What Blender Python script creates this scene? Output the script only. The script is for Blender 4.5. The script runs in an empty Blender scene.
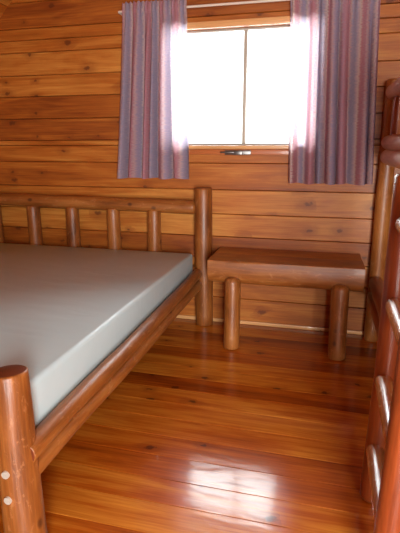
import bpy, bmesh, math, random
from mathutils import Vector, Matrix, noise

# ------------------------------------------------------------------ camera, world, lights, exposure
scene = bpy.context.scene
COL = scene.collection
D = 3.455                       # back wall plane


def col(r, g, b, a=1.0):
    f = lambda c: (c / 255 / 12.92) if c / 255 <= 0.04045 else ((c / 255 + 0.055) / 1.055) ** 2.4
    return (f(r), f(g), f(b), a)


cam_d = bpy.data.cameras.new('camera')
cam = bpy.data.objects.new('camera', cam_d)
COL.objects.link(cam)
yc = Vector((125.0, 119.5, 470.0)).normalized()          # world Y seen from the camera (right, up, forward)
zc = Vector((0, yc.z, -yc.y)).normalized()
xc = yc.cross(zc)
if xc.x < 0:
    xc = -xc
right = Vector((xc.x, yc.x, zc.x)); up = Vector((xc.y, yc.y, zc.y)); fwd = Vector((xc.z, yc.z, zc.z))
m = Matrix((right, up, -fwd)).transposed().to_4x4()
m.translation = Vector((0, 0, 1.35))
cam.matrix_world = m
cam_d.sensor_fit = 'VERTICAL'
cam_d.sensor_height = 24.0
cam_d.lens = 24.0 * 470.0 / 533.0
cam_d.clip_start = 0.02
scene.camera = cam

world = bpy.data.worlds.new('overcast_sky')
scene.world = world
world.use_nodes = True
bgn = world.node_tree.nodes['Background']
bgn.inputs['Color'].default_value = (0.93, 0.97, 1.0, 1)
bgn.inputs['Strength'].default_value = 3.0


def area_light(name, loc, direction, sx, sy, power, color):
    l = bpy.data.lights.new(name, 'AREA')
    l.shape = 'RECTANGLE'; l.size = sx; l.size_y = sy; l.energy = power; l.color = color
    o = bpy.data.objects.new(name, l)
    COL.objects.link(o)
    o.location = loc
    o.rotation_euler = Vector(direction).to_track_quat('-Z', 'Y').to_euler()
    return o


area_light('window_daylight', (-0.6, 4.25, 2.0), (0, -1, -0.0), 2.6, 2.6, 420, (0.95, 0.98, 1.0))
area_light('doorway_daylight', (0.75, -1.60, 0.95), (0, 1, 0.02), 1.2, 1.9, 275, (1.0, 0.98, 0.94))

vs = scene.view_settings
vs.view_transform = 'Standard'; vs.look = 'None'; vs.gamma = 1.0; vs.exposure = 0.0
vs.use_curve_mapping = False
cy = scene.cycles
cy.use_denoising = True
cy.max_bounces = 8; cy.diffuse_bounces = 5; cy.glossy_bounces = 4; cy.transparent_max_bounces = 8
cy.sample_clamp_indirect = 6.0
cy.caustics_reflective = False; cy.caustics_refractive = False

# ------------------------------------------------------------------ materials
def new_mat(name):
    mt = bpy.data.materials.new(name)
    mt.use_nodes = True
    nt = mt.node_tree
    nt.nodes.clear()
    out = nt.nodes.new('ShaderNodeOutputMaterial')
    bs = nt.nodes.new('ShaderNodeBsdfPrincipled')
    nt.links.new(bs.outputs[0], out.inputs[0])
    return mt, nt, bs


def N(nt, typ, **kw):
    n = nt.nodes.new(typ)
    for k, v in kw.items():
        setattr(n, k, v)
    return n


def math_n(nt, op, a, b=None, c=None, clamp=False):
    n = N(nt, 'ShaderNodeMath', operation=op, use_clamp=clamp)
    for i, v in enumerate((a, b, c)):
        if v is None:
            continue
        if isinstance(v, (int, float)):
            n.inputs[i].default_value = v
        else:
            nt.links.new(v, n.inputs[i])
    return n.outputs[0]


def mix_c(nt, fac, a, b, blend='MIX'):
    n = N(nt, 'ShaderNodeMix', data_type='RGBA', blend_type=blend)
    for i, v in ((0, fac), (6, a), (7, b)):
        if isinstance(v, (int, float)):
            n.inputs[i].default_value = v
        elif isinstance(v, tuple):
            n.inputs[i].default_value = v
        else:
            nt.links.new(v, n.inputs[i])
    return n.outputs[2]


def maprange(nt, v, a, b, c=0.0, d=1.0):
    n = N(nt, 'ShaderNodeMapRange')
    n.interpolation_type = 'SMOOTHSTEP'
    nt.links.new(v, n.inputs[0])
    for i, q in enumerate((a, b, c, d)):
        n.inputs[i + 1].default_value = q
    return n.outputs[0]


def scaled(nt, vec, s, off=None):
    n = N(nt, 'ShaderNodeVectorMath', operation='MULTIPLY')
    nt.links.new(vec, n.inputs[0]); n.inputs[1].default_value = s
    o = n.outputs[0]
    if off is not None:
        n2 = N(nt, 'ShaderNodeVectorMath', operation='ADD')
        nt.links.new(o, n2.inputs[0]); nt.links.new(off, n2.inputs[1])
        o = n2.outputs[0]
    return o


def noise_n(nt, vec, scale, detail=4.0, rough=0.55, dist=0.0):
    n = N(nt, 'ShaderNodeTexNoise')
    nt.links.new(vec, n.inputs['Vector'])
    n.inputs['Scale'].default_value = scale; n.inputs['Detail'].default_value = detail
    n.inputs['Roughness'].default_value = rough; n.inputs['Distortion'].default_value = dist
    return n.outputs[0]


def plank_mat(name, dark, mid, light, knot, rough=0.4, coat=0.0, coat_rough=0.1, knot_amt=0.9, spec=0.4, bump=0.08, wave=0.0):
    """Boards with the grain along local X; per-board tone and seed come from the 'board' attribute."""
    mt, nt, bs = new_mat(name)
    tc = N(nt, 'ShaderNodeTexCoord').outputs['Object']
    at = N(nt, 'ShaderNodeAttribute'); at.attribute_name = 'board'
    sep = N(nt, 'ShaderNodeSeparateColor'); nt.links.new(at.outputs['Color'], sep.inputs[0])
    seed = N(nt, 'ShaderNodeCombineXYZ')
    nt.links.new(math_n(nt, 'MULTIPLY', sep.outputs[1], 37.0), seed.inputs[0])
    nt.links.new(math_n(nt, 'MULTIPLY', sep.outputs[1], 91.0), seed.inputs[1])
    sv = seed.outputs[0]
    g1 = noise_n(nt, scaled(nt, tc, (0.7, 7, 7), sv), 1.6, 5, 0.6, 0.9)
    g2 = noise_n(nt, scaled(nt, tc, (0.9, 30, 30), sv), 3.0, 3, 0.6, 0.3)
    big = noise_n(nt, scaled(nt, tc, (0.8, 2.0, 2.0), sv), 1.3, 2, 0.5)
    # knots: a few cells per board carry one
    vo = N(nt, 'ShaderNodeTexVoronoi'); vo.feature = 'F1'; vo.voronoi_dimensions = '2D'
    kx = N(nt, 'ShaderNodeSeparateXYZ'); nt.links.new(tc, kx.inputs[0])
    kc = N(nt, 'ShaderNodeCombineXYZ')
    wob = noise_n(nt, tc, 26.0, 3)
    nt.links.new(math_n(nt, 'MULTIPLY_ADD', kx.outputs[0], 4.2, math_n(nt, 'MULTIPLY_ADD', wob, 0.3, math_n(nt, 'MULTIPLY', sep.outputs[1], 37.0))), kc.inputs[0])
    nt.links.new(math_n(nt, 'MULTIPLY_ADD', kx.outputs[2], 7.0, math_n(nt, 'MULTIPLY', wob, 0.3)), kc.inputs[1])
    nt.links.new(kc.outputs[0], vo.inputs['Vector']); vo.inputs['Scale'].default_value = 1.0
    sc2 = N(nt, 'ShaderNodeSeparateColor'); nt.links.new(vo.outputs['Color'], sc2.inputs[0])
    has = math_n(nt, 'GREATER_THAN', sc2.outputs[0], 1.0 - knot_amt * 0.36)
    size = math_n(nt, 'MULTIPLY_ADD', sc2.outputs[1], 0.09, 0.05)
    dd = math_n(nt, 'DIVIDE', vo.outputs['Distance'], size)
    core = math_n(nt, 'MULTIPLY', maprange(nt, dd, 1.15, 0.55), has)
    halo = math_n(nt, 'MULTIPLY', maprange(nt, dd, 4.5, 1.0), has)
    v = math_n(nt, 'ADD', math_n(nt, 'MULTIPLY_ADD', math_n(nt, 'SUBTRACT', g1, 0.5), 1.3, 0.5), math_n(nt, 'MULTIPLY', math_n(nt, 'SUBTRACT', g2, 0.5), 0.7))
    v = math_n(nt, 'ADD', v, math_n(nt, 'SUBTRACT', math_n(nt, 'MULTIPLY', sep.outputs[0], 0.8), 0.4))
    v = math_n(nt, 'ADD', v, math_n(nt, 'MULTIPLY', math_n(nt, 'SUBTRACT', big, 0.5), 0.6))
    ramp = N(nt, 'ShaderNodeValToRGB')
    nt.links.new(v, ramp.inputs[0])
    e = ramp.color_ramp.elements
    e[0].position = 0.1; e[0].color = dark
    e[1].position = 0.95; e[1].color = light
    q = e.new(0.5); q.color = mid
    c = mix_c(nt, math_n(nt, 'MULTIPLY', halo, 0.45), ramp.outputs[0], dark)
    c = mix_c(nt, math_n(nt, 'MULTIPLY', core, 0.72), c, knot)
    nt.links.new(c, bs.inputs['Base Color'])
    rr = math_n(nt, 'MULTIPLY_ADD', g1, 0.15, rough - 0.07)
    nt.links.new(rr, bs.inputs['Roughness'])
    bs.inputs['Specular IOR Level'].default_value = spec
    bs.inputs['Coat Weight'].default_value = coat
    bs.inputs['Coat Roughness'].default_value = coat_rough
    b = N(nt, 'ShaderNodeBump'); b.inputs['Strength'].default_value = bump; b.inputs['Distance'].default_value = 0.01
    nt.links.new(math_n(nt, 'ADD', g2, g1), b.inputs['Height'])
    nt.links.new(b.outputs[0], bs.inputs['Normal'])
    if wave:
        w = noise_n(nt, scaled(nt, tc, (1.6, 5, 5), sv), 2.2, 2, 0.5, 0.4)
        b2 = N(nt, 'ShaderNodeBump'); b2.inputs['Strength'].default_value = wave; b2.inputs['Distance'].default_value = 0.02
        nt.links.new(w, b2.inputs['Height'])
        nt.links.new(b2.outputs[0], bs.inputs['Coat Normal'])
        nt.links.new(b2.outputs[0], b.inputs['Normal'])
    return mt


def log_mat(name, dark, mid, light, rough=0.3, coat=0.5, wear=None, wear_amt=0.0):
    """Peeled, varnished log: grain along local Z, variation per object."""
    mt, nt, bs = new_mat(name)
    tc = N(nt, 'ShaderNodeTexCoord').outputs['Object']
    oi = N(nt, 'ShaderNodeObjectInfo')
    seed = N(nt, 'ShaderNodeCombineXYZ')
    nt.links.new(math_n(nt, 'MULTIPLY', oi.outputs['Random'], 53.0), seed.inputs[0])
    nt.links.new(math_n(nt, 'MULTIPLY', oi.outputs['Random'], 29.0), seed.inputs[2])
    sv = seed.outputs[0]
    g1 = noise_n(nt, scaled(nt, tc, (9, 9, 1.6), sv), 1.8, 5, 0.62, 0.8)
    g2 = noise_n(nt, scaled(nt, tc, (36, 36, 1.5), sv), 2.6, 3, 0.6, 0.2)
    big = noise_n(nt, scaled(nt, tc, (3, 3, 2), sv), 1.4, 2, 0.5)
    v = math_n(nt, 'ADD', math_n(nt, 'MULTIPLY_ADD', math_n(nt, 'SUBTRACT', g1, 0.5), 1.1, 0.5), math_n(nt, 'MULTIPLY', math_n(nt, 'SUBTRACT', g2, 0.5), 0.6))
    v = math_n(nt, 'ADD', v, math_n(nt, 'MULTIPLY', math_n(nt, 'SUBTRACT', big, 0.5), 0.7))
    v = math_n(nt, 'ADD', v, math_n(nt, 'MULTIPLY', math_n(nt, 'SUBTRACT', oi.outputs['Random'], 0.5), 0.25))
    ramp = N(nt, 'ShaderNodeValToRGB')
    nt.links.new(v, ramp.inputs[0])
    e = ramp.color_ramp.elements
    e[0].position = 0.1; e[0].color = dark
    e[1].position = 0.95; e[1].color = light
    q = e.new(0.5); q.color = mid
    vo = N(nt, 'ShaderNodeTexVoronoi')
    nt.links.new(scaled(nt, tc, (9, 9, 6), sv), vo.inputs['Vector']); vo.inputs['Scale'].default_value = 1.0
    sc2 = N(nt, 'ShaderNodeSeparateColor'); nt.links.new(vo.outputs['Color'], sc2.inputs[0])
    has = math_n(nt, 'GREATER_THAN', sc2.outputs[0], 0.72)
    core = math_n(nt, 'MULTIPLY', maprange(nt, vo.outputs['Distance'], 0.16, 0.07), has)
    c = mix_c(nt, math_n(nt, 'MULTIPLY', core, 0.75), ramp.outputs[0], col(62, 26, 12))
    if wear:
        w = noise_n(nt, scaled(nt, tc, (16, 16, 9), sv), 2.0, 6, 0.7, 0.5)
        c = mix_c(nt, math_n(nt, 'MULTIPLY', maprange(nt, w, 0.56, 0.66), wear_amt), c, wear)
    nt.links.new(c, bs.inputs['Base Color'])
    nt.links.new(math_n(nt, 'MULTIPLY_ADD', g1, 0.2, rough - 0.1), bs.inputs['Roughness'])
    bs.inputs['Coat Weight'].default_value = coat
    bs.inputs['Coat Roughness'].default_value = 0.24
    b = N(nt, 'ShaderNodeBump'); b.inputs['Strength'].default_value = 0.22; b.inputs['Distance'].default_value = 0.01
    nt.links.new(math_n(nt, 'ADD', g1, math_n(nt, 'MULTIPLY', g2, 0.6)), b.inputs['Height'])
    nt.links.new(b.outputs[0], bs.inputs['Normal'])
    nt.links.new(b.outputs[0], bs.inputs['Coat Normal'])
    return mt


def endgrain_mat(name, a, b_):
    mt, nt, bs = new_mat(name)
    tc = N(nt, 'ShaderNodeTexCoord').outputs['Object']
    sx = N(nt, 'ShaderNodeSeparateXYZ'); nt.links.new(tc, sx.inputs[0])
    r = math_n(nt, 'SQRT', math_n(nt, 'ADD', math_n(nt, 'POWER', sx.outputs[0], 2.0), math_n(nt, 'POWER', sx.outputs[1], 2.0)))
    r = math_n(nt, 'ADD', r, math_n(nt, 'MULTIPLY', noise_n(nt, tc, 18, 3), 0.012))
    ring = math_n(nt, 'MULTIPLY_ADD', math_n(nt, 'SINE', math_n(nt, 'MULTIPLY', r, 900.0)), 0.25, 0.5)
    c = mix_c(nt, math_n(nt, 'ADD', ring, math_n(nt, 'SUBTRACT', noise_n(nt, tc, 30, 4), 0.5)), a, b_)
    nt.links.new(c, bs.inputs['Base Color'])
    bs.inputs['Roughness'].default_value = 0.45
    bs.inputs['Coat Weight'].default_value = 0.3
    return mt


def plain_mat(name, c, rough=0.5, metal=0.0, nscale=12.0, var=0.12, bump=0.0):
    mt, nt, bs = new_mat(name)
    tc = N(nt, 'ShaderNodeTexCoord').outputs['Object']
    n = noise_n(nt, tc, nscale, 4)
    c2 = tuple(x * (1 - var) for x in c[:3]) + (1,)
    nt.links.new(mix_c(nt, n, c, c2), bs.inputs['Base Color'])
    bs.inputs['Roughness'].default_value = rough; bs.inputs['Metallic'].default_value = metal
    if bump:
        b = N(nt, 'ShaderNodeBump'); b.inputs['Strength'].default_value = bump; b.inputs['Distance'].default_value = 0.02
        nt.links.new(n, b.inputs['Height']); nt.links.new(b.outputs[0], bs.inputs['Normal'])
    return mt


M = {}
M['wall'] = plank_mat('varnished_pine_boards', col(124, 58, 12), col(168, 94, 28), col(204, 138, 60), col(84, 36, 12), rough=0.5, coat=0.05, coat_rough=0.25, knot_amt=1.0)
M['floor'] = plank_mat('polished_floor_boards', col(132, 54, 8), col(184, 92, 18), col(224, 146, 50), col(58, 22, 10), rough=0.4, coat=1.0, coat_rough=0.125, knot_amt=0.9, spec=0.1, bump=0.05, wave=0.06)
M['log'] = log_mat('varnished_log', col(92, 46, 14), col(140, 80, 30), col(176, 114, 54), rough=0.48, coat=0.2, wear=col(200, 140, 92), wear_amt=0.35)
M['log_red'] = log_mat('red_brown_log', col(92, 36, 12), col(132, 58, 22), col(162, 84, 38), rough=0.42, coat=0.3)
M['log_worn'] = log_mat('worn_rung_log', col(112, 56, 26), col(168, 100, 54), col(206, 154, 104), rough=0.24, coat=0.9, wear=col(222, 186, 146), wear_amt=0.5)
M['log_lit'] = log_mat('window_lit_log', col(140, 84, 52), col(186, 128, 88), col(216, 172, 132), rough=0.4, coat=0.3, wear=col(226, 192, 160), wear_amt=0.3)  # paler log tone paints in window light on upper bunk rails and one spindle
M['end'] = endgrain_mat('log_end_grain', col(120, 56, 26), col(92, 40, 18))


def trim_m(name, c):
    return plank_mat(name, tuple(x * 0.75 for x in c[:3]) + (1,), c, tuple(min(1, x * 1.25) for x in c[:3]) + (1,), col(90, 45, 20), rough=0.4, coat=0.2, knot_amt=0.2)


M['trim'] = trim_m('pale_pine_trim', col(214, 160, 104))
M['trim_dark'] = trim_m('honey_pine_trim', col(176, 100, 52))
M['frame'] = plain_mat('window_frame_paint', col(186, 178, 164), 0.4)
M['metal'] = plain_mat('grey_metal', col(120, 118, 116), 0.35, 0.9)
M['bolt'] = plain_mat('bolt_metal', col(205, 200, 188), 0.4, 0.25, 60)
M['rod'] = plain_mat('white_enamel', col(226, 214, 200), 0.35)
M['ply'] = plain_mat('bed_board', col(150, 100, 60), 0.6)

# mattress vinyl
mt, nt, bs = new_mat('grey_vinyl')
tc = N(nt, 'ShaderNodeTexCoord').outputs['Object']
n1 = noise_n(nt, tc, 3.0, 3)
n2 = noise_n(nt, scaled(nt, tc, (1.2, 4, 2)), 2.2, 2, 0.5, 0.8)
nt.links.new(mix_c(nt, n1, col(178, 202, 208), col(190, 212, 217)), bs.inputs['Base Color'])
bs.inputs['Roughness'].default_value = 0.36
bs.inputs['Specular IOR Level'].default_value = 0.28
b = N(nt, 'ShaderNodeBump'); b.inputs['Strength'].default_value = 0.12; b.inputs['Distance'].default_value = 0.03
nt.links.new(n2, b.inputs['Height']); nt.links.new(b.outputs[0], bs.inputs['Normal'])
M['vinyl'] = mt

# window glass: clear pane with a faint reflection
mt = bpy.data.materials.new('clear_glass'); mt.use_nodes = True
nt = mt.node_tree; nt.nodes.clear()
out = N(nt, 'ShaderNodeOutputMaterial'); mx = N(nt, 'ShaderNodeMixShader'); tr = N(nt, 'ShaderNodeBsdfTransparent'); gl = N(nt, 'ShaderNodeBsdfGlossy')
tr.inputs[0].default_value = (0.96, 0.98, 0.97, 1); gl.inputs['Roughness'].default_value = 0.02
fr = N(nt, 'ShaderNodeFresnel'); fr.inputs[0].default_value = 1.45
nt.links.new(fr.outputs[0], mx.inputs[0]); nt.links.new(tr.outputs[0], mx.inputs[1]); nt.links.new(gl.outputs[0], mx.inputs[2]); nt.links.new(mx.outputs[0], out.inputs[0])
M['glass'] = mt

# curtain cloth: woven vertical stripes, light passes through
mt = bpy.data.materials.new('striped_curtain_cloth'); mt.use_nodes = True
nt = mt.node_tree; nt.nodes.clear()
out = N(nt, 'ShaderNodeOutputMaterial')
uv = N(nt, 'ShaderNodeUVMap'); uv.uv_map = 'cloth'
sx = N(nt, 'ShaderNodeSeparateXYZ'); nt.links.new(uv.outputs[0], sx.inputs[0])
jag = noise_n(nt, scaled(nt, uv.outputs[0], (5, 110, 1)), 1.0, 2, 0.6)
uu = math_n(nt, 'ADD', sx.outputs[0], math_n(nt, 'MULTIPLY', math_n(nt, 'SUBTRACT', jag, 0.5), 0.07))
fr_ = math_n(nt, 'FRACT', math_n(nt, 'DIVIDE', uu, 0.40))
ramp = N(nt, 'ShaderNodeValToRGB'); nt.links.new(fr_, ramp.inputs[0])
stops = [(0.0, (196, 128, 144)), (0.08, (184, 120, 138)), (0.13, (214, 182, 180)), (0.20, (158, 152, 184)), (0.30, (138, 140, 172)), (0.36, (190, 166, 182)), (0.42, (222, 206, 198)),
         (0.47, (190, 118, 132)), (0.55, (176, 110, 130)), (0.61, (204, 170, 174)), (0.67, (160, 146, 182)), (0.77, (142, 142, 174)), (0.83, (212, 194, 194)), (0.90, (178, 136, 164)), (1.0, (196, 128, 144))]
cr = ramp.color_ramp; cr.interpolation = 'LINEAR'
cr.elements[0].position = 0; cr.elements[0].color = col(*stops[0][1])
cr.elements[1].position = 1; cr.elements[1].color = col(*stops[-1][1])
for p, c in stops[1:-1]:
    q = cr.elements.new(p); q.color = col(*c)
weave = noise_n(nt, scaled(nt, uv.outputs[0], (40, 240, 1)), 1.0, 2, 0.6)
c = mix_c(nt, maprange(nt, weave, 0.40, 0.70, 0.12, 0.5), ramp.outputs[0], col(196, 186, 192))
df = N(nt, 'ShaderNodeBsdfDiffuse'); tl = N(nt, 'ShaderNodeBsdfTranslucent'); mx = N(nt, 'ShaderNodeMixShader')
nt.links.new(c, df.inputs[0])
nt.links.new(mix_c(nt, 0.2, c, (1, 0.95, 0.95, 1)), tl.inputs[0])
mx.inputs[0].default_value = 0.45
nt.links.new(df.outputs[0], mx.inputs[1]); nt.links.new(tl.outputs[0], mx.inputs[2]); nt.links.new(mx.outputs[0], out.inputs[0])
M['cloth'] = mt

# ------------------------------------------------------------------ helpers
def link(name, bm, mats, parent=None, matrix=None, smooth=True):
    me = bpy.data.meshes.new(name)
    bm.normal_update()
    bm.to_mesh(me); bm.free()
    for q in (mats if isinstance(mats, (list, tuple)) else [mats]):
        me.materials.append(q)
    if smooth:
        for p in me.polygons:
            p.use_smooth = True
        try:
            me.set_sharp_from_angle(angle=math.radians(42))
        except Exception:
            pass
    o = bpy.data.objects.new(name, me)
    COL.objects.link(o)
    mw = matrix or Matrix.Identity(4)
    if parent is not None:
        o.parent = parent
        mw = Matrix.Translation(parent.location).inverted() @ mw
    o.matrix_basis = mw
    return o


def thing(name, loc, label, cat, group=None):
    o = bpy.data.objects.new(name, None)
    o.empty_display_size = 0.1
    COL.objects.link(o); o.location = loc
    o['label'] = label; o['category'] = cat
    if group:
        o['group'] = group
    return o


def structure(o):
    o['kind'] = 'structure'
    return o


def bm_box(bm, lo, hi, bev=0.0, seg=2):
    r = bmesh.ops.create_cube(bm, size=1.0)
    vs_ = r['verts']
    lo = Vector(lo); hi = Vector(hi)
    for v in vs_:
        v.co = Vector((lo[i] + (v.co[i] + 0.5) * (hi[i] - lo[i]) for i in range(3)))
    if bev:
        es = list({e for v in vs_ for e in v.link_edges})
        bmesh.ops.bevel(bm, geom=es, offset=bev, segments=seg, profile=0.5, affect='EDGES')


def box(name, lo, hi, mat, parent=None, bev=0.003, board=(0.5, 0.3), seg=2):
    """Box whose mesh is centred on its own origin."""
    c = (Vector(lo) + Vector(hi)) / 2
    bm = bmesh.new()
    bm_box(bm, Vector(lo) - c, Vector(hi) - c, bev, seg)
    lay = bm.verts.layers.float_color.new('board')
    for v in bm.verts:
        v[lay] = (board[0], board[1], 0, 1)
    return link(name, bm, mat, parent, Matrix.Translation(c))


def log(name, p0, p1, r0, r1, mat, parent=None, c0=0.012, c1=0.012, seed=0, wob=0.03, segs=24, round0=None, round1=None):
    """A peeled log from p0 to p1: tapering, slightly knobbly, with eased or rounded ends."""
    p0 = Vector(p0); p1 = Vector(p1)
    L = (p1 - p0).length
    rot = (p1 - p0).to_track_quat('Z', 'Y').to_matrix().to_4x4()
    mw = Matrix.Translation(p0) @ rot
    prof = []      # (z, radius factor)
    def endprof(c, rounded):
        if rounded:
            n = 6
            return [(c * (1 - math.cos(i / n * math.pi / 2)), math.sin(i / n * math.pi / 2) * 0.9 + 0.1) for i in range(1, n + 1)]
        return [(0, 1 - c / max(r0, r1)), (c * 0.3, 1 - c * 0.32 / max(r0, r1)), (c, 1.0)]
    a = endprof(round0 or c0, round0); bq = endprof(round1 or c1, round1)
    prof += a
    z0 = a[-1][0]; z1 = L - bq[-1][0]
    n = max(3, int((z1 - z0) / 0.07))
    prof += [(z0 + (z1 - z0) * i / n, 1.0) for i in range(1, n)]
    prof += [(L - z, f) for z, f in reversed(bq)]
    bm = bmesh.new()
    rings = []
    so = seed * 7.31
    for z, f in prof:
        r = (r0 + (r1 - r0) * z / L) * f
        bx_ = noise.noise(Vector((so, 1.7, z * 1.3))) * wob * 0.25 * min(1, L)
        by_ = noise.noise(Vector((so, 9.2, z * 1.3))) * wob * 0.25 * min(1, L)
        ring = []
        for k in range(segs):
            t = 2 * math.pi * k / segs
            d = 1 + wob * 1.6 * noise.noise(Vector((math.cos(t) * 1.1 + so, math.sin(t) * 1.1, z * 3.5)))
            ring.append(bm.verts.new((r * d * math.cos(t) + bx_, r * d * math.sin(t) + by_, z)))
        rings.append(ring)
    for A, B in zip(rings, rings[1:]):
        for k in range(segs):
            bm.faces.new((A[k], A[(k + 1) % segs], B[(k + 1) % segs], B[k]))
    f0 = bm.faces.new(list(reversed(rings[0]))); f1 = bm.faces.new(rings[-1])
    f0.material_index = 1; f1.material_index = 1
    return link(name, bm, [mat, M['end']], parent, mw)


def planks(name, xr, seams, mat, matrix, seed, holes=(), gap=0.0018, cham=0.0045, depth=0.014, thick=0.03, lengths=None, tones=None):
    """Boards running along local X, faces towards local -Y. xr(z) gives the x range at height z."""
    rnd = random.Random(seed)
    bm = bmesh.new()
    lay = bm.verts.layers.float_color.new('board')
    def hexa(xa0, xb0, xa1, xb1, z0, z1, tone, sd):
        def rect(y, ins):
            return [bm.verts.new((xa0 + ins * .3, y, z0 + ins)), bm.verts.new((xb0 - ins * .3, y, z0 + ins)), bm.verts.new((xb1 - ins * .3, y, z1 - ins)), bm.verts.new((xa1 + ins * .3, y, z1 - ins))]
        F = rect(0, cham); Mi = rect(depth, 0.0); B = rect(thick, 0.0)
        for R in (F, Mi, B):
            for v in R:
                v[lay] = (tone, sd, 0, 1)
        bm.faces.new(F)
        for P, Q in ((F, Mi), (Mi, B)):
            for k in range(4):
                bm.faces.new((P[k], Q[k], Q[(k + 1) % 4], P[(k + 1) % 4]))
        bm.faces.new(list(reversed(B)))
    for i, (za, zb) in enumerate(zip(seams, seams[1:])):
        cuts = {za, zb}
        for h in holes:
            for z in (h[2], h[3]):
                if za + 0.002 < z < zb - 0.002:
                    cuts.add(z)
        cuts = sorted(cuts)
        tone = 0.24 + 0.52 * rnd.random() if tones is None else tones[i % len(tones)]
        sd = rnd.random()
        for c0, c1 in zip(cuts, cuts[1:]):
            a0, b0 = xr(c0); a1, b1 = xr(c1)
            if b0 - a0 < 0.02 or b1 - a1 < 0.005:
                continue
            spans = [(a0, b0, a1, b1)]
            for h in holes:
                if c0 < h[3] - 1e-4 and c1 > h[2] + 1e-4:
                    ns = []
                    for (s0, e0, s1, e1) in spans:
                        if h[0] > s0:
                            ns.append((s0, h[0], s1, h[0]))
                        if h[1] < e0:
                            ns.append((h[1], e0, h[1], e1))
                    spans = ns
            for s in spans:
                hexa(*s, c0, c1, tone, sd)
    return link(name, bm, mat, None, matrix, smooth=False)


# ------------------------------------------------------------------ the room
XL, XR, YF = -2.76, 1.56, -1.30
RX = (XL + XR) / 2
SL = 0.98
ZE = 2.03
ZR = ZE + SL * (XR - RX)
rnd = random.Random(4)

floor_seams = []
y = YF
while y < D + 0.01:
    floor_seams.append(y); y += rnd.choice((0.135, 0.15, 0.145, 0.16))
floor_seams.append(D + 0.02)
Rfloor = Matrix(((1, 0, 0, 0), (0, 0, 1, 0), (0, -1, 0, 0), (0, 0, 0, 1)))
structure(planks('floor', lambda z: (XL - 0.03, XR + 0.03), floor_seams, M['floor'], Rfloor, 11, gap=0.0006, cham=0.0022, depth=0.0025))

wall_seams = [0.0, 0.205, 0.36, 0.52, 0.69, 0.862, 1.042, 1.235, 1.402, 1.567, 1.733, 1.888, 2.052, 2.222, 2.40, 2.57, 2.74, 2.91, 3.08, 3.25, 3.42, 3.59, 3.76, 3.93, 4.15]
def gable(z):
    if z <= ZE:
        return (XL - 0.03, XR + 0.03)
    d = (z - ZE) / SL
    return (XL + d - 0.03, XR - d + 0.03)
HOLE = (-1.115, -0.085, 1.362, 2.140)
structure(planks('wall_back', gable, wall_seams, M['wall'], Matrix.Translation((0, D, 0)), 5, holes=[HOLE], thick=0.05, tones=None))
side_seams = [i * 0.169 for i in range(13)]
structure(planks('wall_left', lambda z: (YF - 0.03, D + 0.04), side_seams, M['wall'], Matrix.Translation((XL, 0, 0)) @ Matrix.Rotation(math.pi / 2, 4, 'Z'), 6))
structure(planks('wall_right', lambda z: (-D - 0.04, -YF + 0.03), side_seams, M['wall'], Matrix.Translation((XR, 0, 0)) @ Matrix.Rotation(-math.pi / 2, 4, 'Z'), 7))
structure(planks('wall_front', lambda z: (-gable(z)[1], -gable(z)[0]), wall_seams, M['wall'], Matrix.Translation((0, YF, 0)) @ Matrix.Rotation(math.pi, 4, 'Z'), 8,
                 holes=[(-1.25, -0.25, 0.0, 2.08)]))
# two roof slopes, boards running front to back
half = (XR - RX)
slope_len = half * math.sqrt(1 + SL * SL)
ca = 1 / math.sqrt(1 + SL * SL); sa = SL * ca
seams_c = [-0.06] + [i * slope_len / 18 for i in range(1, 18)] + [slope_len + 0.06]
for nm, s in (('ceiling', 1), ('ceiling', -1)):
    lz = Vector((s * ca, 0, sa))              # up the slope
    nrm = Vector((s * sa, 0, -ca))            # into the room
    ly = -nrm
    lx = ly.cross(lz)
    mw = Matrix((lx, ly, lz)).transposed().to_4x4()
    mw.translation = Vector((XL if s > 0 else XR, 0, ZE))
    ext = (YF - 0.04, D + 0.06) if lx.y > 0 else (-D - 0.06, -YF + 0.04)
    structure(planks(nm, (lambda e: (lambda z: e))(ext), seams_c, M['wall'], mw, 9 + s))

structure(box('baseboard_back', (XL, D - 0.016, 0.001), (XR, D - 0.001, 0.03), M['trim'], None, 0.005))

# window: wooden reveal, frame, one upright, two panes, sill, crank
x0, x1, z0, z1 = HOLE
win = structure(bpy.data.objects.new('window_1', None)); COL.objects.link(win); win.location = ((x0 + x1) / 2, D, z0)
def wpart(o):
    return o
# casing strip above, sill below
box('head_casing', (x0 - 0.05, D - 0.02, z1 + 0.002), (x1 + 0.05, D - 0.001, z1 + 0.045), M['trim'], win)
box('side_casing', (x0 - 0.06, D - 0.02, z0), (x0 - 0.002, D - 0.001, z1 + 0.002), M['trim'], win)
box('side_casing', (x1 + 0.002, D - 0.02, z0), (x1 + 0.06, D - 0.001, z1 + 0.002), M['trim'], win)
box('window_sill', (x0 - 0.06, D - 0.028, z0 - 0.026), (x1 + 0.06, D + 0.05, z0 - 0.002), M['trim'], win, 0.004)
box('sill_apron', (x0 - 0.05, D - 0.016, z0 - 0.066), (x1 + 0.05, D - 0.001, z0 - 0.028), M['trim_dark'], win)
def frame_ring():
    bm = bmesh.new()
    t = 0.014
    for lo, hi in (((x0, .03, z0), (x0 + t, .07, z1)), ((x1 - t, .03, z0), (x1, .07, z1)), ((x0 + t, .03, z0), (x1 - t, .07, z0 + t)), ((x0 + t, .03, z1 - t), (x1 - t, .07, z1))):
        c = Vector((win.location.x, 0, win.location.z))
        bm_box(bm, Vector(lo) - c, Vector(hi) - c, 0.003)
    return bm
link('window_frame', frame_ring(), M['frame'], win, Matrix.Translation(win.location))
MX = -0.573
box('mullion', (MX - 0.013, D + 0.03, z0 + 0.014), (MX + 0.013, D + 0.068, z1 - 0.014), M['frame'], win)
box('pane', (x0 + 0.012, D + 0.048, z0 + 0.012), (MX - 0.011, D + 0.053, z1 - 0.012), M['glass'], win, 0.0)
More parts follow.
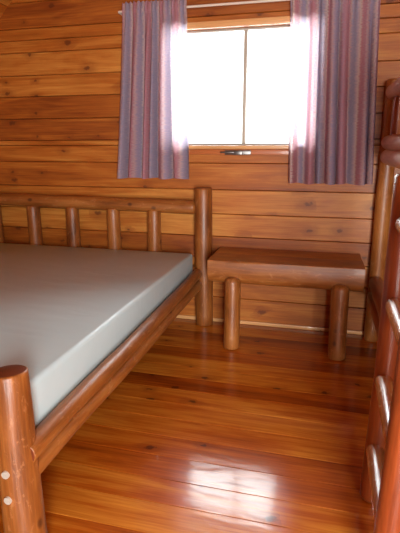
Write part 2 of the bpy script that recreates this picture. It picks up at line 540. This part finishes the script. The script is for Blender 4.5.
box('pane', (MX + 0.011, D + 0.048, z0 + 0.012), (x1 - 0.012, D + 0.053, z1 - 0.012), M['glass'], win, 0.0)
bm = bmesh.new()
bm_box(bm, (-0.10, -0.010, -0.016), (0.09, 0.0, 0.016), 0.004)
bm_box(bm, (-0.045, -0.022, -0.018), (0.03, -0.009, 0.014), 0.005)
bm_box(bm, (-0.13, -0.030, -0.005), (-0.03, -0.020, 0.006), 0.004)
link('window_latch', bm, M['metal'], win, Matrix.Translation((-0.60, D - 0.0165, z0 - 0.05)))

# doorway behind the camera
box_d = structure(bpy.data.objects.new('door_1', None)); COL.objects.link(box_d); box_d.location = (0.75, YF, 0)
box('door_jamb', (0.19, YF - 0.03, 0.0), (0.25, YF + 0.02, 2.08), M['trim_dark'], box_d)
box('door_jamb', (1.25, YF - 0.03, 0.0), (1.31, YF + 0.02, 2.08), M['trim_dark'], box_d)
box('door_head', (0.19, YF - 0.03, 2.08), (1.31, YF + 0.02, 2.14), M['trim_dark'], box_d)

# ------------------------------------------------------------------ double bed
bed = thing('double_bed', (-1.7, 2.3, 0), 'wide log double bed with a spindle headboard against the back wall, left of the bench', 'bed')
PX, PY = -0.838, 3.375
LX = -2.665
rp = log('head_post', (PX + 0.004, PY, 0), (PX - 0.004, PY, 1.06), 0.068, 0.066, M['log'], bed, seed=1)
log('head_post', (LX, PY, 0), (LX, PY, 1.06), 0.068, 0.066, M['log'], bed, seed=2)
fp = log('foot_post', (-0.890, 1.118, 0), (-0.927, 1.163, 0.664), 0.068, 0.059, M['log'], bed, seed=3, c1=0.007)
log('foot_post', (LX, 1.118, 0), (LX, 1.163, 0.664), 0.066, 0.058, M['log'], bed, seed=4, c1=0.007)
log('side_rail', (-0.870, 1.135, 0.392), (-0.867, 3.345, 0.425), 0.037, 0.037, M['log'], bed, seed=5, c0=0.004, round1=0.03)
log('side_rail', (-0.880, 1.130, 0.312), (-0.866, 3.345, 0.338), 0.037, 0.037, M['log'], bed, seed=6, c0=0.004, round1=0.03)
log('side_rail', (LX, 1.19, 0.391), (LX, 3.32, 0.424), 0.0385, 0.0385, M['log'], bed, seed=7)
log('side_rail', (LX, 1.19, 0.314), (LX, 3.32, 0.342), 0.038, 0.038, M['log'], bed, seed=8)
log('foot_rail', (LX + 0.05, 1.15, 0.39), (-0.965, 1.15, 0.39), 0.04, 0.04, M['log'], bed, seed=9)
log('foot_rail', (LX + 0.05, 1.145, 0.31), (-0.96, 1.145, 0.31), 0.038, 0.038, M['log'], bed, seed=10)
log('head_rail', (LX + 0.055, PY, 0.932), (PX - 0.055, PY, 0.916), 0.050, 0.053, M['log'], bed, seed=11, round0=0.03, round1=0.03)
log('head_rail', (LX + 0.055, PY, 0.42), (PX - 0.055, PY, 0.42), 0.050, 0.048, M['log'], bed, seed=12)
for k in range(1, 5):
    xk = (-1.235, -1.570, -1.928, -2.276)[k - 1]
    log('spindle', (xk, PY, 0.455), (xk + 0.003 * (k % 2), PY, 0.892), 0.055, 0.051, M['log'], bed, seed=20 + k)
box('bed_platform', (LX + 0.05, 1.21, 0.362), (-0.93, 3.31, 0.38), M['ply'], bed)
# bolt heads on the foot post's face
for zb, yb, xb in ((0.352, 1.078, -0.908), (0.264, 1.071, -0.904)):
    bm = bmesh.new()
    r = bmesh.ops.create_cone(bm, cap_ends=True, segments=20, radius1=0.0150, radius2=0.0125, depth=0.012)
    bmesh.ops.rotate(bm, verts=bm.verts, cent=(0, 0, 0), matrix=Matrix.Rotation(math.pi / 2, 3, 'X'))
    o = link('bolt', bm, M['bolt'], bed, Matrix.Translation((xb, yb, zb)))
    o['label'] = 'pale metal bolt head sunk in the post'

# mattress
mlo, mhi = Vector((LX + 0.045, 1.225, 0.381)), Vector((-0.908, 3.318, 0.578))
cm = (mlo + mhi) / 2
bm = bmesh.new()
bm_box(bm, mlo - cm, mhi - cm, 0.022, 4)
mat_o = link('mattress', bm, M['vinyl'], None, Matrix.Translation(cm))
mat_o['label'] = 'smooth grey vinyl mattress lying bare on the log double bed'; mat_o['category'] = 'mattress'

# ------------------------------------------------------------------ bench under the window
bench = thing('log_bench', (-0.2, 3.1, 0), 'low split log bench under the window between bed and bunk', 'bench')
def half_log(name, x0, x1, y0, y1, ztop, h, front_round, seed):
    """A split log laid along X: flat top, rounded below and in front."""
    bm = bmesh.new()
    prof = []
    w = y1 - y0
    n = 14
    e = 0.012
    prof.append((y1, ztop)); prof.append((y0 + e, ztop)); prof.append((y0 + e * 0.3, ztop - e * 0.3)); prof.append((y0, ztop - e))
    for i in range(1, n):
        t = i / n * math.pi
        yy = y0 + w / 2 - math.copysign(abs(math.cos(t)) ** front_round, math.cos(t)) * w / 2
        zz = ztop - e - (h - e) * math.sin(t) ** 0.6
        prof.append((yy, zz))
    prof.append((y1, ztop - e))
    cx_ = (x0 + x1) / 2; cy_ = (y0 + y1) / 2
    nx = 24
    rings = []
    for i in range(nx + 1):
        xx = x0 + (x1 - x0) * i / nx
        ease = 0.985 if i in (0, nx) else 1.0
        ring = []
        for (yy, zz) in prof:
            d = 0.004 * noise.noise(Vector((xx * 3, yy * 9 + seed, zz * 9)))
            if zz < ztop - 0.001:
                yy2 = cy_ + (yy - cy_) * ease; zz2 = ztop + (zz - ztop) * ease + d
                yy2 += d * (1 if yy < y1 - 0.001 else 0)
            else:
                yy2, zz2 = yy, zz
            # local frame: Z along the log (grain), so x_local = y, y_local = z
            ring.append(bm.verts.new((yy2 - cy_, zz2 - ztop, xx - x0)))
        rings.append(ring)
    k = len(prof)
    for A, B in zip(rings, rings[1:]):
        for j in range(k):
            bm.faces.new((A[j], A[(j + 1) % k], B[(j + 1) % k], B[j]))
    f0 = bm.faces.new(list(reversed(rings[0]))); f1 = bm.faces.new(rings[-1])
    f0.material_index = 1; f1.material_index = 1
    bmesh.ops.recalc_face_normals(bm, faces=bm.faces)
    mw = Matrix(((0, 0, 1, x0), (1, 0, 0, cy_), (0, 1, 0, ztop), (0, 0, 0, 1)))
    return link(name, bm, [M['log'], M['end']], bench, mw)
half_log('seat', -0.722, 0.291, 2.998, 3.228, 0.612, 0.168, 0.5, 1)
half_log('seat', -0.722, 0.288, 3.230, 3.452, 0.612, 0.14, 0.55, 5)
log('leg', (-0.545, 2.985, 0), (-0.548, 3.01, 0.505), 0.057, 0.054, M['log'], bench, seed=31, round1=0.04)
log('leg', (0.160, 2.992, 0), (0.150, 3.01, 0.505), 0.057, 0.055, M['log'], bench, seed=32, round1=0.04)
box('wall_cleat', (-0.66, D - 0.04, 0.43), (0.24, D - 0.002, 0.49), M['trim_dark'], bench)

# ------------------------------------------------------------------ bunk bed on the right
bunk = thing('bunk_bed', (0.9, 2.3, 0), 'tall log bunk bed at the right edge, behind the log ladder', 'bunk bed')
BX, BY = 0.402, 3.375
FX, FY = 1.46, 1.25
log('bunk_post', (BX + 0.006, BY, 0), (BX - 0.004, BY, 1.765), 0.055, 0.048, M['log'], bunk, seed=41)
log('bunk_post', (FX, BY, 0), (FX, BY, 1.765), 0.055, 0.048, M['log'], bunk, seed=42)
log('bunk_post', (BX, FY, 0), (BX, FY, 1.765), 0.055, 0.048, M['log'], bunk, seed=43)
log('bunk_post', (FX, FY, 0), (FX, FY, 1.765), 0.055, 0.048, M['log'], bunk, seed=44)
RXc = 0.392
log('guard_rail', (RXc, 3.335, 1.682), (RXc, 1.29, 1.69), 0.047, 0.050, M['log_lit'], bunk, seed=45, round0=0.04)
log('side_rail', (RXc, 3.335, 1.375), (RXc, 1.29, 1.372), 0.044, 0.047, M['log_lit'], bunk, seed=46, round0=0.04)
log('side_rail', (RXc, 3.335, 1.290), (RXc, 1.29, 1.283), 0.047, 0.050, M['log_lit'], bunk, seed=47, round0=0.04)
log('side_rail', (RXc, 3.335, 0.445), (RXc, 1.29, 0.452), 0.048, 0.052, M['log_red'], bunk, seed=48, round0=0.04)
log('side_rail', (RXc, 3.335, 0.345), (RXc, 1.29, 0.348), 0.047, 0.050, M['log_red'], bunk, seed=49, round0=0.04)
log('spindle', (0.402, 3.12, 1.41), (0.402, 3.12, 1.645), 0.026, 0.026, M['log_red'], bunk, seed=50)
log('spindle', (0.402, 2.87, 1.41), (0.402, 2.87, 1.645), 0.028, 0.028, M['log_lit'], bunk, seed=51)  # coloured lighter to paint in its window-lit edge
for zz in (1.33, 0.42):
    log('end_rail', (BX + 0.05, BY, zz), (FX - 0.05, BY, zz), 0.047, 0.047, M['log'], bunk, seed=52 + int(zz * 10))
    log('end_rail', (BX + 0.05, FY, zz), (FX - 0.05, FY, zz), 0.047, 0.047, M['log'], bunk, seed=62 + int(zz * 10))
    log('side_rail', (FX, 3.33, zz), (FX, 1.30, zz), 0.047, 0.047, M['log'], bunk, seed=72 + int(zz * 10))
    box('bunk_platform', (0.445, 1.31, zz - 0.02), (FX - 0.05, 3.32, zz + 0.005), M['ply'], bunk)

# ladder against the front of the bunk
ladder = thing('log_ladder', (0.28, 1.5, 0), 'reddish upright log ladder with worn shiny rungs in front of the bunk', 'ladder')
log('ladder_rail', (0.262, 1.70, 0), (0.276, 1.70, 1.265), 0.043, 0.040, M['log_red'], ladder, seed=81, c0=0.02)
log('ladder_rail', (0.258, 1.29, 0), (0.280, 1.29, 1.265), 0.045, 0.043, M['log_red'], ladder, seed=82, c0=0.02)
for k, zz in enumerate((0.235, 0.524, 0.818, 1.10)):
    xr_ = 0.254 + 0.022 * zz
    log('rung', (xr_ - 0.004, 1.69, zz), (xr_ - 0.010, 1.30, zz), 0.033, 0.033, M['log_worn'], ladder, seed=90 + k, round0=0.03, round1=0.03)

# ------------------------------------------------------------------ curtains and rod
rod = thing('curtain_rod', (-0.58, 3.395, 2.272), 'thin white curtain rod above the window', 'curtain rod')
log('rod', (-1.47, 3.395, 2.272), (0.31, 3.395, 2.272), 0.008, 0.008, M['rod'], rod, c0=0.002, c1=0.002, wob=0.0, segs=14)
for xb in (-1.462, 0.302):
    box('bracket', (xb - 0.007, 3.397, 2.262), (xb + 0.007, D - 0.0005, 2.282), M['rod'], rod, 0.002)


def curtain(label, top, bottom, ztop, zrod, zbot, cloth_w, seed, u0, pleats, spread):
    """Gathered cloth panel: (x left, x right) at top and bottom; folds widen downwards."""
    cx_ = (top[0] + top[1]) / 2
    root = thing('curtain', (cx_, 3.395, zbot), label, 'curtain', 'striped curtains at the window')
    rnd = random.Random(seed)
    ph = [rnd.random() * 6.28 for _ in range(6)]
    nu = 200
    def surf(u, z):
        t = min(1, max(0, (zrod - z) / (zrod - zbot)))
        a = top[0] + (bottom[0] - top[0]) * t; b_ = top[1] + (bottom[1] - top[1]) * t
        # folds of uneven width
        uw = u + 0.035 * math.sin(2 * math.pi * (u * 1.7) + ph[0]) + 0.02 * math.sin(2 * math.pi * u * 3.3 + ph[1])
        ang = 2 * math.pi * pleats * uw + ph[2] + 0.5 * math.sin(t * 2.2 + ph[3] + u * 5)
        fine = 2 * math.pi * pleats * 2.6 * u + ph[4]
        A = 0.014 + 0.024 * t
        g = math.exp(-t * 9)
        y = A * math.sin(ang) * (1 - 0.6 * g) + 0.006 * g * math.sin(fine) + 0.004 * math.sin(ang * 2.1 + ph[5]) * t
        edge = min(1, min(u, 1 - u) / 0.04)
        x = a + (b_ - a) * u + 0.008 * math.cos(ang) * (0.3 + 0.7 * t) * edge
        if z > zrod:
            y *= 0.8
        sh = max(0.0, 1 - abs(z - zrod) / 0.06)
        yy = 3.388 + y
        yy = yy * (1 - sh) + (3.376 + max(-0.006, min(0.006, y))) * sh
        return Vector((x, yy, z))
    def grid(name, zs):
        bm = bmesh.new()
        uvl = bm.loops.layers.uv.new('cloth')
        rows = []
        for z in zs:
            row = []
            for i in range(nu + 1):
                u = i / nu
                zz = z
                if z == zbot:
                    zz += 0.004 * math.sin(u * 21 + ph[1])
                if z == ztop:
                    zz += 0.006 * math.sin(u * 95 + ph[2])
                p = surf(u, zz)
                row.append((bm.verts.new(p - Vector((cx_, 3.395, zbot))), u, zz))
            rows.append(row)
        for A_, B_ in zip(rows, rows[1:]):
            for i in range(nu):
                q = (A_[i], A_[i + 1], B_[i + 1], B_[i])
                f = bm.faces.new([w[0] for w in q])
                for lp, w in zip(f.loops, q):
                    lp[uvl].uv = (u0 + w[1] * cloth_w, w[2])
        o = link(name, bm, M['cloth'], root, Matrix.Translation(root.location))
        return o
    zh = zrod - 0.022
    n = 40
    grid('panel', [zbot, zbot + 0.012] + [zbot + 0.012 + (zh - zbot - 0.012) * i / n for i in range(1, n + 1)])
    grid('heading', [zh, zh + 0.011, zrod, zrod + 0.011, zrod + 0.03, ztop])
    return root


curtain('mauve and blue striped curtain on the left side of the window, near the bed', (-1.432, -0.962), (-1.528, -0.948), 2.325, 2.272, 1.122, 0.95, 3, 0.02, 6.5, 0)
curtain('mauve and blue striped curtain on the right side of the window, beside the bunk', (-0.272, 0.275), (-0.236, 0.327), 2.325, 2.272, 1.104, 1.05, 8, 0.13, 7.0, 0)
